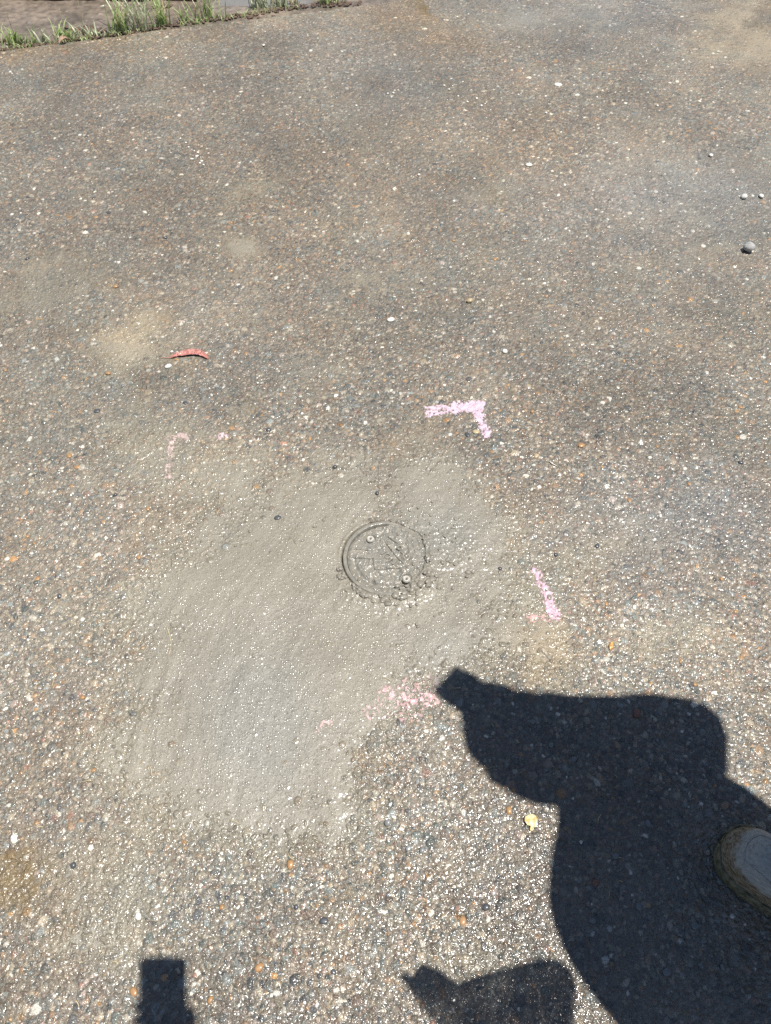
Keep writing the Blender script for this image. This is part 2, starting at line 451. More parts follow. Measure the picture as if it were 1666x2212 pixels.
# ------------------------------------------------------------ gutter beyond the slab edge
gy = np.linspace(3.36, 4.6, 260); gx = np.linspace(-2.6, 1.2, 420)
GX, GY = np.meshgrid(gx, gy); GX = GX.ravel(); GY = GY.ravel()
e = (GY - (EY + ESL * (GX - EX))) / math.sqrt(1 + ESL ** 2)
gn = fbm(GX, GY, 8, 401, 4); gf = fbm(GX, GY, 60, 411, 3)
gs, a1, a2 = stones(GX, GY, .03, .003, .008, .25, .5, 14)
gz = -0.012 + .010 * (gn - .5) + .0015 * (gf - .5) + gs * .7 - 0.05 * (1 - sstep(-.03, .0, e)) + .012 * sstep(.3, .6, e)
grgb = np.stack([.165 + .18 * (gn - .5), .132 + .14 * (gn - .5), .100 + .11 * (gn - .5)], -1) * (0.35 + 1.3 * gf)[:, None]
pal = palette(a1, a2) * 1.3
grgb = np.where((gs > .001)[:, None], pal * .7 + grgb * .4, grgb)
gpx, gpy = proj(GX, GY)
pale_strip = sstep(0, 2, 8 - gpy) * sstep(470, 480, gpx) * (1 - sstep(655, 690, gpx))  # pale concrete strip at the far side of the gutter
grgb = grgb * (1 - pale_strip[:, None]) + np.array([.19, .18, .165]) * pale_strip[:, None]
ii = np.arange(len(GX)).reshape(len(gy), len(gx))
fq = np.stack([ii[:-1, :-1], ii[:-1, 1:], ii[1:, 1:], ii[1:, :-1]], -1).reshape(-1, 4)
me = quads_mesh('gutter', np.stack([GX, GY, gz], -1), fq); add_col(me, grgb); add_f(me, .3 + 0 * gz, 'wet')
tag(link('gutter', me, M_ground), 'muddy brown concrete gutter beyond the grassy joint', kind='structure')

random.seed(5)
M_gap_shade = mat_simple('dark gap shade', (.045, .028, .020), .8, .4, 60, .5, .004)  # dark strip standing in for the shaded gap beyond the gutter
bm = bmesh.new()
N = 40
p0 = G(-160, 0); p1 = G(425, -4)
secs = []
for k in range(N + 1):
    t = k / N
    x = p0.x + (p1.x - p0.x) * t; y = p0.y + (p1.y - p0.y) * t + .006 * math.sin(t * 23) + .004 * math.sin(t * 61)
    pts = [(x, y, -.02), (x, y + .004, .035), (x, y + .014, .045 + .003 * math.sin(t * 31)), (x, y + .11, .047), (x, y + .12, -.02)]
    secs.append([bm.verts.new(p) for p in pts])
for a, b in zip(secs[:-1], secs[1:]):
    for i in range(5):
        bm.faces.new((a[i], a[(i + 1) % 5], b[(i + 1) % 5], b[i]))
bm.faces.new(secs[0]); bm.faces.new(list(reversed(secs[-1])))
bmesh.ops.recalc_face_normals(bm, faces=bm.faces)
me = bpy.data.meshes.new('gap_shade_strip'); bm.to_mesh(me); bm.free()
tag(link('gap_shade_strip', me, M_gap_shade, smooth=False), 'gap shade put in as a dark filler strip at the far side of the muddy gutter', 'filler strip')

# ------------------------------------------------------------ pebbles, clods and bits that lie loose
def rock_mesh(name, seed, sub=2, angular=.25, flat=.6, lon=1.3):
    rnd = random.Random(seed)
    bm = bmesh.new(); bmesh.ops.create_icosphere(bm, subdivisions=sub, radius=.5)
    planes = [(Vector((rnd.gauss(0, 1), rnd.gauss(0, 1), rnd.gauss(0, 1))).normalized(), rnd.uniform(.30, .46)) for _ in range(9)]
    for v in bm.verts:
        p = v.co.copy()
        for n, d in planes:
            k = p.dot(n) - d
            if k > 0: p -= n * k * (angular * 3 if angular < .33 else 1)
        p *= 1 + .05 * rnd.uniform(-1, 1)
        v.co = (p.x * lon, p.y, p.z * flat)
    me = bpy.data.meshes.new(name); bm.to_mesh(me); bm.free()
    me.polygons.foreach_set('use_smooth', np.ones(len(me.polygons), dtype=bool))
    return me

def pm(name, c, **k):
    return mat_simple(name, c, k.get('rough', .45), .16, 300, .35, .0006, k.get('coat', .4))
M_white = pm('white quartz', (.66, .64, .58), rough=.5, coat=.1)
M_orange = pm('orange stone', (.34, .195, .085))
M_tan = pm('tan stone', (.42, .33, .20))
M_dark = pm('dark stone', (.065, .07, .075), coat=.8)
M_grey = pm('grey stone', (.20, .205, .20), coat=.6)
M_red = pm('red stone', (.26, .12, .085))
M_mud = pm('mud clod', (.215, .197, .160), rough=.55, coat=.3)
M_rock = mat_simple('pale rock', (.32, .32, .31), .7, .2, 60, .8, .003, 0, (.60, .59, .56))

def place(name, me, mat, px, py, mm, rot, label, cat, group=None, sink=.30, tilt=0, lift=0):
    p = G(px, py)
    z = zat(p.x, p.y)
    m2 = me
    if not me.materials or me.materials[0] != mat:
        key = me.name.split('.')[0] + '|' + mat.name
        m2 = CACHE.get(key)
        if m2 is None:
            m2 = me.copy(); m2.materials.clear(); m2.materials.append(mat); CACHE[key] = m2
    o = bpy.data.objects.new(name, m2); COL.objects.link(o)
    s = mm / 1000.0 * (1.0 if group else (1.25 if mat in (M_white, M_rock) else 1.05))
    if mat == M_white or mat == M_rock: sink = sink - .10
    o.scale = (s, s, s); o.rotation_euler = (tilt, tilt * .6, rot)
    o.location = (p.x, p.y, z + s * .30 * (1 - 2 * sink) + lift)
    return tag(o, label, cat, group)
CACHE = {}
PB = [rock_mesh('pebble_shape_' + w, i + 3, 2, .2, f, l) for i, (w, f, l) in enumerate((('a', .55, 1.25), ('b', .6, 1.0), ('c', .5, 1.5), ('d', .7, 1.15), ('e', .45, 1.3)))]
RK = [rock_mesh('stone_chip_' + w, i + 40, 2, .5, f, l) for i, (w, f, l) in enumerate((('a', .8, 1.15), ('b', .65, 1.3), ('c', .9, 1.0)))]

place('rock', RK[2], M_rock, 1615, 543, 30, .3, 'largest loose rock, pale and angular, alone near the right edge', 'rock', sink=-.15)
place('rock', RK[1], M_tan, 1015, 652, 17, .8, 'small brown grey rock sitting alone above the middle of the slab', 'rock', sink=.1)
place('rock', RK[2], M_white, 1606, 429, 17, 1.1, 'white stone chip with a dark side, left of a smaller one by the right edge', 'rock', sink=.05)
place('rock', RK[1], M_white, 1644, 427, 13, 2.1, 'small white stone chip nearest the right edge, beside a bigger white chip', 'rock', sink=.05)
place('rock', RK[0], M_white, 1535, 338, 12, 0.1, 'white stone chip lying highest of the loose white chips at the right', 'rock', sink=.1)
place('pebble', PB[4], M_white, 845, 691, 15, 0.3, 'bright round white pebble in the middle, far above the round cover', 'pebble')
place('pebble', PB[1], M_white, 1091, 760, 13, 1.3, 'white pebble stained at one side, right of the bright round one', 'pebble')
place('pebble', PB[2], M_white, 1143, 358, 15, 0.1, 'flat white pebble lying lengthways in the upper right part', 'pebble')
place('pebble', PB[2], M_white, 1206, 184, 20, .05, 'long thin white pebble near the top, right of the middle', 'pebble', sink=.5)
place('pebble', PB[1], M_white, 570, 101, 11, .7, 'white pebble below the grass near the top left', 'pebble')
place('pebble', PB[2], M_tan, 1029, 934, 14, .0, 'cream oval pebble beside the tail of the bright pink mark', 'pebble')
place('pebble', PB[0], M_white, 364, 792, 13, .6, 'white pebble just below the curled red leaf', 'pebble')
place('pebble', PB[3], M_white, 372, 761, 7, .6, 'tiny white pebble touching the top of the curled red leaf', 'pebble')
place('pebble', PB[1], M_grey, 912, 1838, 11, .2, 'rounded grey green pebble, right one of two below the reddish smear', 'pebble', sink=.15)
place('pebble', PB[3], M_grey, 838, 1778, 13, 1.2, 'glistening grey pebble standing out of the wet slab, lower middle', 'pebble', sink=.15)
place('pebble', PB[2], M_grey, 883, 1833, 10, .9, 'flat grey pebble, left one of two below the reddish smear', 'pebble', sink=.2)
place('pebble', PB[4], M_orange, 628, 1868, 13, 1.5, 'smooth orange pebble between two dark stones in the lower middle', 'pebble', sink=.4)
place('pebble', PB[0], M_orange, 1100, 1751, 12, 1.5, 'orange pebble just left of the yellow leaf', 'pebble', sink=.4)
place('pebble', PB[0], M_orange, 234, 808, 12, 0, 'squarish mustard pebble left of the curled red leaf', 'pebble', sink=.4)
place('pebble', PB[4], M_orange, 82, 1252, 11, .9, 'bright amber pebble near the left edge beside the mud', 'pebble', sink=.4)
place('pebble', PB[2], M_orange, 1256, 963, 14, .3, 'amber oval pebble with a white one at its tip, right of the bright pink mark', 'pebble', sink=.4)
place('pebble', PB[0], M_tan, 1159, 986, 13, .9, 'tan pebble between the bright pink mark and the amber oval pebble', 'pebble', sink=.4)
place('pebble', PB[1], M_dark, 815, 1067, 10, .9, 'black pebble in the mud just above the round cover', 'pebble', sink=.05)
place('pebble', PB[3], M_dark, 724, 1010, 11, .3, 'dark pebble at the upper rim of the mud patch', 'pebble', sink=.1)
place('pebble', PB[1], M_dark, 580, 929, 13, 2.3, 'blue black pebble above the mud patch', 'pebble', sink=.35)
place('pebble', PB[0], M_dark, 357, 514, 13, .3, 'dark slate pebble in the upper left part of the slab', 'pebble', sink=.35)
place('pebble', PB[4], M_red, 1375, 1541, 15, 1.2, 'rounded brown red pebble inside the shadow of the head', 'pebble', sink=.4)
place('pebble', PB[3], M_red, 1287, 1907, 12, .4, 'brown red pebble inside the dark shadow left of the boot', 'pebble', sink=.4)
place('pebble', PB[2], M_tan, 1112, 2055, 14, 1.2, 'tan pebble close above the small lower shadow', 'pebble', sink=.4) if False else None

LM = [('the round cover', 836, 1203), ('the curled red leaf', 400, 768), ('the bright pink corner mark', 1000, 890), ('the pink stroke', 1180, 1290), ('the yellow leaf', 1147, 1775), ('the boot', 1600, 1870),
      ('the largest loose rock', 1615, 543), ('the brown grey rock', 1015, 652), ('the faded corner mark', 375, 975), ('the shadow tip', 960, 1490), ('the small square shadow', 355, 2110), ('the small pointed shadow', 1050, 2130),
      ('the tall grass', 320, 60), ('the rusty stain', 45, 1905), ('the bright round white pebble', 845, 691), ('the flat white pebble', 1143, 358), ('the reddish pink smear', 870, 1520), ('the long thin white pebble', 1206, 184),
      ('the dark slate pebble', 357, 514), ('the amber pebble', 82, 1252), ('the grey green grass', 590, 20), ('the amber oval pebble', 1256, 963), ('the smooth orange pebble', 628, 1868), ('the mustard pebble', 234, 808)]
USED = set()
def where(base, px, py):
    p = G(px, py); out = []
    for nm, lx, ly in LM:
        q = G(lx, ly); out.append(((p - q).length, nm, p - q))
    out.sort(key=lambda t: t[0])
    for tight in (True, False):
        for d, nm, v in out[:9]:
            a = math.degrees(math.atan2(v.y, v.x)) % 360
            dr = ['right of', 'above and right of', 'above', 'above and left of', 'left of', 'below and left of', 'below', 'below and right of'][int((a + 22.5) // 45) % 8]
            dist = 'just ' if d < .10 else ('' if d < .28 else ('well ' if d < .6 else 'far '))
            t = '%s, %s%s %s' % (base, dist, dr, nm)
            if t not in USED and len(t.split()) <= 16:
                USED.add(t); return t
    return base

def scatter(kind, spots, me_list, mat, size, label, group, seed, sink=.35):
    rnd = random.Random(seed)
    for (px, py) in spots:
        place(kind, rnd.choice(me_list), mat, px, py, rnd.uniform(*size), rnd.uniform(0, 6.28), where(label, px, py), 'pebble', group, sink=sink)

scatter('pebble', [(1394, 410), (1592, 411), (905, 379), (1025, 386), (960, 187), (978, 188), (850, 203), (838, 205), (1370, 1313), (198, 1577), (67, 873), (557, 828), (653, 893), (890, 626),
                   (1180, 245), (426, 338), (432, 352), (408, 318), (1120, 205), (1290, 210), (1400, 200), (300, 700), (1060, 240), (1040, 230), (1330, 590), (1230, 500), (300, 1980), (1220, 400),
                   (1090, 1320), (1490, 1180), (700, 330), (180, 1340), (1305, 300), (1510, 560), (1255, 1820), (1420, 230), (1560, 190), (45, 460), (620, 250), (770, 230), (420, 326), (415, 345), (436, 348), (428, 330), (440, 356), (402, 310), (390, 300), (970, 196), (990, 210), (1010, 222), (1030, 214), (1048, 226), (1000, 178), (860, 196), (846, 212)],
        PB, M_white, (6, 11), 'small white quartz pebble', 'small white quartz pebbles', 21)
scatter('pebble', [(755, 321), (680, 243), (168, 1010), (150, 985), (203, 1665), (180, 1508), (1360, 1081), (1470, 1430), (1320, 1396), (1420, 965), (1490, 1045), (290, 2143), (1110, 1706), (12, 800), (1310, 1305), (1600, 880),
                   (640, 560), (1290, 500), (980, 520), (1410, 660), (60, 1160), (75, 1175), (1560, 1250), (455, 2160), (300, 1205), (1070, 560), (840, 500), (500, 480), (760, 640), (1180, 640), (1150, 890), (1000, 1990), (480, 1960), (560, 2090), (1590, 1320), (1500, 1480), (1640, 1400), (320, 1100), (90, 690), (250, 620)],
        PB, M_orange, (7, 13), 'small orange brown pebble', 'small orange pebbles', 22, .42)
scatter('pebble', [(210, 888), (870, 590), (1170, 740), (490, 1940), (1345, 1600), (1200, 1200), (250, 1070), (1290, 1180), (1500, 890), (400, 870), (1390, 540), (900, 820), (130, 1290), (640, 1960), (700, 1990), (1240, 830), (1600, 1000), (1010, 940), (600, 1120), (160, 1870), (60, 560), (1080, 1230), (720, 2100), (1050, 1960)],
        PB, M_dark, (8, 14), 'small dark slate pebble', 'small dark pebbles', 23, .42)
scatter('pebble', [(1240, 1640), (1420, 1600), (1280, 1990), (1400, 1780), (1330, 1480), (1225, 1570), (1150, 1560), (1480, 1740), (1500, 2000), (1440, 2100), (1330, 1850), (1250, 1905), (1560, 2090), (1380, 1960), (1190, 1610)],
        PB, M_grey, (7, 12), 'small grey pebble in the shadow', 'grey pebbles in the shadow', 24, .42)

# clods of wet mud round the lower rim of the cover
rnd = random.Random(77)
CL = [rock_mesh('clod_shape_' + w, i + 80, 2, .6, f, l) for i, (w, f, l) in enumerate((('a', .8, 1.1), ('b', .7, 1.3), ('c', .9, 1.0), ('d', .65, 1.45)))]
M_cover = mat_simple('mud coated iron', (.165, .160, .140), .5, .2, 95, .7, .0020, .5, (.245, .224, .180), .4, .14)
def clod(x, y, mm, label, group, lift=0):
    o = bpy.data.objects.new('mud_clod', None)
    me = rnd.choice(CL); key = me.name + '|mud'
    if key not in CACHE:
        m2 = me.copy(); m2.materials.append(M_mud); CACHE[key] = m2
    o = bpy.data.objects.new('mud_clod', CACHE[key]); COL.objects.link(o)
    s = mm / 1000; o.scale = (s, s * rnd.uniform(.7, 1.1), s * rnd.uniform(.7, 1))
    z = max(zat(x, y), -.0005)
    o.location = (x, y, z + s * .10 + lift); o.rotation_euler = (rnd.uniform(-.3, .3), rnd.uniform(-.3, .3), rnd.uniform(0, 6.28))
    tag(o, label, 'mud clod', group)
    return o
for k in range(62):
    a = math.radians(rnd.uniform(195, 335)); r = .104 + abs(rnd.gauss(0, .009))
    clod(CC.x + r * math.cos(a), CC.y + r * math.sin(a), rnd.uniform(4, 16), 'small clod of wet mud along the near rim of the round cover', 'mud clods along the near rim of the cover')
for k in range(16):
    a = math.radians(rnd.uniform(-60, -25)); r = .095 + abs(rnd.gauss(0, .022))
    clod(CC.x + r * math.cos(a), CC.y + r * math.sin(a), rnd.uniform(8, 16), 'larger clod of mud heaped at the lower right of the cover', 'mud clods heaped at the lower right of the cover')
for k in range(90):
    a = math.radians(rnd.uniform(-75, 80)); r = .06 + rnd.random() ** .8 * .13
    clod(CC.x + r * math.cos(a), CC.y + r * math.sin(a), rnd.uniform(4, 11), 'crumb of mud strewn right of the round cover', 'mud crumbs right of the cover')
for (px, py, mm) in ((1020, 1238, 11), (748, 1277, 9), (1187, 1292, 12), (940, 1410, 8), (726, 1095, 9), (965, 1300, 8), (1050, 1275, 9), (548, 1420, 8), (680, 1140, 10), (510, 1180, 9), (605, 1115, 9), (1075, 1110, 8), (655, 1170, 8), (540, 1150, 8),
                     (470, 1075, 8), (430, 1130, 8), (700, 1125, 9), (860, 1330, 8), (900, 1350, 8), (810, 1395, 7), (640, 1230, 7), (1110, 1300, 9)):
    p = G(px, py); clod(p.x, p.y, mm, where('muddy crumb', px, py), 'stray crumbs on the mud patch')

# ------------------------------------------------------------ the round cover
cover = empty('valve_cover', (CC.x, CC.y, 0))
tag(cover, 'round iron ground cover with two bolts, caked in grey mud and half buried', 'ground cover')
def polar(name, r0, r1, nrad, nang, hf, mat, parent):
    r = np.linspace(r0, r1, nrad); a = np.linspace(0, 2 * math.pi, nang, endpoint=False)
    R_, A_ = np.meshgrid(r, a, indexing='ij')
    x = (R_ * np.cos(A_)).ravel(); y = (R_ * np.sin(A_)).ravel()
    z = hf(x, y, R_.ravel())
    i = np.arange(nrad * nang).reshape(nrad, nang)
    j = np.roll(i, -1, 1)
    fq = np.stack([i[:-1], i[1:], j[1:], j[:-1]], -1).reshape(-1, 4)
    me = quads_mesh(name, np.stack([x, y, z], -1), fq)
    return link(name, me, mat, parent)
def loc(px, py):
    p = G(px, py); return p.x - CC.x, p.y - CC.y
fpx = lambda cx, cy: loc((1050 + cx / 4.165) * 1666 / 2436, (1620 + cy / 4.165) * 1666 / 2436)
RIBS = [(fpx(780, 480), fpx(940, 650), .0016), (fpx(560, 738), fpx(890, 706), .0016), (fpx(700, 370), fpx(780, 480), .0012), (fpx(560, 738), fpx(540, 600), .0012),
        (fpx(740, 310), fpx(860, 385), .0020), (fpx(200, 460), fpx(470, 480), .0015), (fpx(230, 570), fpx(540, 600), .0015)]
BOLTS = [fpx(500, 330), fpx(975, 858)]
def lid_h(x, y, r):
    X_ = x + CC.x; Y_ = y + CC.y
    n = fbm(X_, Y_, 45, 501, 4); nf = fbm(X_, Y_, 200, 511, 3)
    hG, _, _ = stones(X_, Y_, .0062, .0012, .0031, .65, .7, 58)
    z = -.0045 + .0066 * (n - .5) + .0026 * (nf - .5) + hG * 1.25 * sstep(.38, .55, n)
    for (a, b, w) in RIBS:
        d, t = seg_d(x, y, a, b); z = z + .0040 * np.clip(1.3 - (d / w) ** 2, 0, 1)
    for (bx, by) in BOLTS:
        d = np.hypot(x - bx, y - by); z = np.where(d < .0125, z * .2 - .0085, z); z = z + .0016 * np.exp(-((d - .0135) / .002) ** 2)
    ring = np.exp(-((r - .0835) / .0016) ** 2) * .0022
    z = z + ring
    # trough scraped along the near side
    an = np.arctan2(y, x)
    z = z - .0050 * np.exp(-((r - .0735) / .006) ** 2) * sstep(.2, .7, np.cos(an - math.radians(250))) * (.5 + n)
    # mud filling towards the right
    fill = sstep(.010, .072, x + .35 * y + .05 * (n - .5))
    z = z * (1 - fill * .7) + fill * (.0012 + .005 * (n - .4) + hG * 1.0)
    z = z - .0030 * sstep(.5, .7, fbm(X_, Y_, 30, 541, 3)) * (1 - fill)
    z = np.where(r > .0872, -.010 * (1 - fill) + fill * z, z)
    return z
def disc_extra(name, nrad): pass
polar('lid', .0003, .0995, 170, 420, lid_h, M_cover, cover)
def rim_h(x, y, r):
    n = fbm(x + 5, y, 90, 521, 3)
    t = (r - .0895) / (.0985 - .0895)
    z = -.0008 + .0022 * np.clip(1 - (2 * t - 1) ** 6, 0, 1) * 1 - .008 * (np.abs(2 * t - 1) > .97) + .0009 * (n - .5)
    near_mud = sstep(.1, .6, np.cos(np.arctan2(y, x) - math.radians(275)))
    return z + near_mud * .0008 * (n - .3) - .0045 * sstep(.0, .9, np.cos(np.arctan2(y, x) - .35) + .3 * (n - .5))
polar('rim', .0893, .0987, 16, 420, rim_h, M_cover, cover)
M_bolt = mat_simple('pale worn bolt', (.40, .38, .33), .45, .15, 200, .3, .0004, .3, (.52, .50, .45))
for (bx, by) in BOLTS:
    o = polar('bolt', .0022, .0090, 12, 40, lambda x, y, r: -.0046 + .0046 * np.clip(1 - ((r - .0056) / .0034) ** 2, -1.2, 1), M_bolt, cover)
    o.location = (bx, by, 0)
    k = polar('socket', .0001, .0030, 5, 24, lambda x, y, r: -.0062 + 0 * r, mat_simple('dark socket', (.05, .045, .04), .6, .2, 100), o)
def text_part(txt, size, px, py, ang):
    cu = bpy.data.curves.new('lettering', 'FONT'); cu.body = txt; cu.size = size; cu.extrude = .0020
    cu.align_x = 'CENTER'; cu.align_y = 'CENTER'; cu.offset = .00015; cu.space_character = 1.15
    t = bpy.data.objects.new('tmp', cu); COL.objects.link(t)
    bpy.context.view_layer.update()
    me = bpy.data.meshes.new_from_object(t.evaluated_get(bpy.context.evaluated_depsgraph_get()))
    bpy.data.objects.remove(t)
    o = link('lettering', me, M_cover, cover, smooth=False)
    x, y = fpx(px, py); o.location = (x, y, -.0032); o.rotation_euler = (0, 0, math.radians(ang))
text_part('ION', .020, 745, 585, -47)
text_part('DEC', .017, 930, 500, -47)

# ------------------------------------------------------------ leaves, straw, twigs
def leaf_mesh(name, pts, width, curl, seed, nx=5, zbase=.001, crinkle=.0012, wprof=None):
    """a thin curled leaf following pts (ground positions), with thickness"""
    rn = random.Random(seed); n = len(pts)
    V = []; F = []
    for i, p in enumerate(pts):
        t = i / (n - 1)
        w = width * (wprof(t) if wprof else math.sin(math.pi * min(1, max(0, .04 + .92 * t))) ** .7)
        a = pts[max(0, i - 1)]; b = pts[min(n - 1, i + 1)]
        d = Vector((b[0] - a[0], b[1] - a[1], 0)).normalized(); s = Vector((-d.y, d.x, 0))
        for side in (0, 1):
            for j in range(nx):
                u = j / (nx - 1) * 2 - 1
                z = zbase + curl * u * u + crinkle * rn.uniform(-1, 1) * (1 if side == 0 else .4) + (p[2] if len(p) > 2 else 0) - side * .0007
                V.append(Vector((p[0], p[1], z)) + s * (u * w * .5))
    for i in range(n - 1):
        for j in range(nx - 1):
            a = i * 2 * nx + j; b = a + 2 * nx
            F.append((a, a + 1, b + 1, b)); F.append((a + nx, b + nx, b + nx + 1, a + nx + 1))
        for j in (0, nx - 1):
            a = i * 2 * nx + j; b = a + 2 * nx; q = (a, b, b + nx, a + nx)
            F.append(q if j == 0 else tuple(reversed(q)))
    return V, F

def leaf(name, pxs, width, curl, mat, label, seed, arch=0, **k):
    gp = [G(*q) for q in pxs]
    # resample
    out = []
    m = 26
    for i in range(m):
        t = i / (m - 1) * (len(gp) - 1); a = int(min(t, len(gp) - 2)); f = t - a
        p = gp[a].lerp(gp[a + 1], f)
        out.append((p.x, p.y, arch * math.sin(math.pi * i / (m - 1))))
    c = out[m // 2]; z0 = zat(c[0], c[1])
    V, F = leaf_mesh(name, out, width, curl, seed, **k)
    V = [v - Vector((c[0], c[1], 0)) for v in V]
    me = pydata(name, V, F)
    o = link(name, me, mat); o.location = (c[0], c[1], z0 + .0012)
    return tag(o, label, 'leaf')
M_redleaf = mat_simple('red leaf', (.26, .085, .07), .6, .2, 260, .9, .002, .2, (.56, .27, .23))
M_yleaf = mat_simple('yellow leaf', (.50, .36, .12), .3, .2, 120, .5, .001, .8, (.70, .60, .36))
lf = leaf('leaf', [(370, 774), (385, 769), (400, 766), (416, 764), (430, 765), (441, 769), (450, 776)], .021, .0042, M_redleaf,
          'long narrow curled red leaf lying on the slab left of the middle', 3, arch=.003, nx=9, crinkle=.0026)
# its stalk
def tube(name, pts, r, mat, parent=None, seg=6, taper=True):
    V = []; F = []; n = len(pts)
    for i, p in enumerate(pts):
        a = Vector(pts[max(0, i - 1)]); b = Vector(pts[min(n - 1, i + 1)]); d = (b - a).normalized()
        s = d.cross(Vector((0, 0, 1)));
        if s.length < .1: s = Vector((1, 0, 0))
        s.normalize(); t = s.cross(d)
        rr = r * (1 - .6 * i / (n - 1)) if taper else r
        for k in range(seg):
            an = 2 * math.pi * k / seg
            V.append(Vector(p) + s * rr * math.cos(an) + t * rr * math.sin(an))
    for i in range(n - 1):
        for k in range(seg):
            F.append((i * seg + k, i * seg + (k + 1) % seg, (i + 1) * seg + (k + 1) % seg, (i + 1) * seg + k))
    F.append(tuple(reversed(range(seg)))); F.append(tuple(range((n - 1) * seg, n * seg)))
    return link(name, pydata(name, V, F), mat, parent)
c = lf.location
st = [G(q[0], q[1]) for q in ((372, 774), (362, 775), (352, 774), (344, 776))]
tube('stalk', [(p.x - c.x, p.y - c.y, .003) for p in st], .0011, M_redleaf, lf)
leaf('leaf', [(1147, 1796), (1149, 1786), (1147, 1776), (1143, 1768), (1140, 1762)], .021, .003, M_yleaf, 'small pale yellow leaf at the edge of the big shadow', 4, arch=.002,
     wprof=lambda t: .25 if t < .22 else (.5 + .9 * math.sin(math.pi * (t - .1) / .95)) * .78, nx=7, crinkle=.0007)
leaf('leaf', [(1317, 1405), (1321, 1396), (1322, 1388)], .007, .001, mat_simple('amber leaf', (.55, .32, .08), .4, .2, 100, .3, .001, .4), 'tiny amber leaf above the shadow of the hat', 5)
leaf('leaf', [(517, 24), (524, 20), (532, 14)], .05, .012, mat_simple('dry pink leaf', (.42, .30, .25), .7, .2, 60, .5, .002), 'dry pinkish leaf standing at the grass line, right of the tall grass', 6, arch=.02)
leaf('leaf', [(130, 97), (140, 93), (150, 90)], .03, .008, mat_simple('dry brown leaf', (.33, .22, .15), .7, .2, 60, .5, .002), 'curled brown leaf below the grass at the top left', 7, arch=.012)

M_straw = mat_simple('straw', (.50, .42, .26), .6, .25, 40, .2, .0005)
M_stick = mat_simple('bleached stick', (.62, .58, .50), .6, .15, 60, .2, .0005)
def straw(pxs, r, mat, label, group=None, cat='straw', name='straw'):
    p = [G(*q) for q in pxs]
    c = p[0]
    z = max(zat(q.x, q.y) for q in p) + r
    o = tube(name, [(q.x - c.x, q.y - c.y, 0.0004 * (i % 2)) for i, q in enumerate(p)], r, mat, None, 5)
    o.location = (c.x, c.y, z)
    return tag(o, label, cat, group)
straw([(1187, 999), (1193, 1004), (1203, 1009)], .0019, M_stick, 'short bleached white stick right of the faint upper mud edge', cat='stick', name='stick')
straw([(497, 1771), (508, 1775), (520, 1781)], .0010, M_straw, 'pale straw lying alone at the lower edge of the mud')
straw([(361, 1355), (368, 1375), (372, 1395), (368, 1415), (363, 1420)], .0010, M_straw, 'thin curved grass stem at the left rim of the mud')
straw([(1120, 2065), (1127, 2071), (1133, 2076)], .0016, mat_simple('yellow straw', (.55, .44, .16), .5, .2, 40), 'short yellow straw near the tip of the small lower shadow') if False else None
rnd = random.Random(9)
for k in range(54):
    cx, cy = rnd.choice([(130, 1600, ), (110, 1480), (150, 1700), (100, 1560), (1000, 1500), (450, 1850), (600, 2000), (1040, 1620), (220, 1500), (1250, 1640), (1350, 1950), (300, 2080), (130, 2050)])
    px = cx + rnd.gauss(0, 75); py = cy + rnd.gauss(0, 65)
    if not (6 < px < 1660 and py < 2205): continue
    a = rnd.uniform(0, 6.28); L = rnd.uniform(9, 24); b = a + rnd.uniform(-.6, .6)
    straw([(px, py), (px + L * .5 * math.cos(a), py + L * .5 * math.sin(a)), (px + L * .5 * (math.cos(a) + math.cos(b)), py + L * .5 * (math.sin(a) + math.sin(b)))],
          rnd.uniform(.0007, .0012), M_straw, where('thin scrap of straw', px, py), 'scraps of straw')

# ------------------------------------------------------------ grass in the joint
def mat_grass(name, a, b):
    nt = NT(name); bs = nt.b
    oi = nt.t.nodes.new('ShaderNodeTexCoord'); n1 = nt.t.nodes.new('ShaderNodeTexNoise'); n1.inputs['Scale'].default_value = 45
    nt.l(oi.outputs['Object'], n1.inputs['Vector'])
    r = ramp(nt, n1.outputs[0], [(.35, a), (.65, b)]); nt.l(r.outputs[0], bs.inputs['Base Color'])
    bs.inputs['Roughness'].default_value = .45
    tr = nt.t.nodes.new('ShaderNodeBsdfTranslucent'); nt.l(r.outputs[0], tr.inputs[0])
    mx = nt.t.nodes.new('ShaderNodeMixShader'); mx.inputs[0].default_value = .35
    out = nt.t.nodes['Material Output']
    nt.l(bs.outputs[0], mx.inputs[1]); nt.l(tr.outputs[0], mx.inputs[2]); nt.l(mx.outputs[0], out.inputs[0])
    return nt.m
M_g1 = mat_grass('fresh grass', (.26, .38, .11), (.58, .66, .34))
M_g2 = mat_grass('grey green grass', (.40, .46, .28), (.66, .68, .50))
M_g3 = mat_grass('dry grass', (.40, .33, .18), (.55, .48, .30))

def blades(rnd, n, spread, hmin, hmax, lean, wid=.0035):
    V = []; F = []
    for _ in range(n):
        bx = rnd.gauss(0, spread); by = rnd.gauss(0, spread * .35)
        az = rnd.uniform(0, 6.28); h = rnd.uniform(hmin, hmax); ln = rnd.uniform(.25, 1) * lean
        d = Vector((math.cos(az), math.sin(az), 0)); s = Vector((-d.y, d.x, 0)); s = (s + Vector((.7, 0, 0)) * (1 if s.x > 0 else -1)).normalized()
        w = wid * rnd.uniform(.6, 1.3); m = 5; base = len(V)
        for i in range(m + 1):
            t = i / m
            p = Vector((bx, by, 0)) + d * (h * ln * t ** 1.8) + Vector((0, 0, h * (t - .38 * ln * t ** 2.6)))
            ww = w * (1 - t ** 2.2) * .5 + .0002
            V += [p - s * ww, p + s * ww]
        for i in range(m):
            a = base + 2 * i; F.append((a, a + 1, a + 3, a + 2))
    return V, F

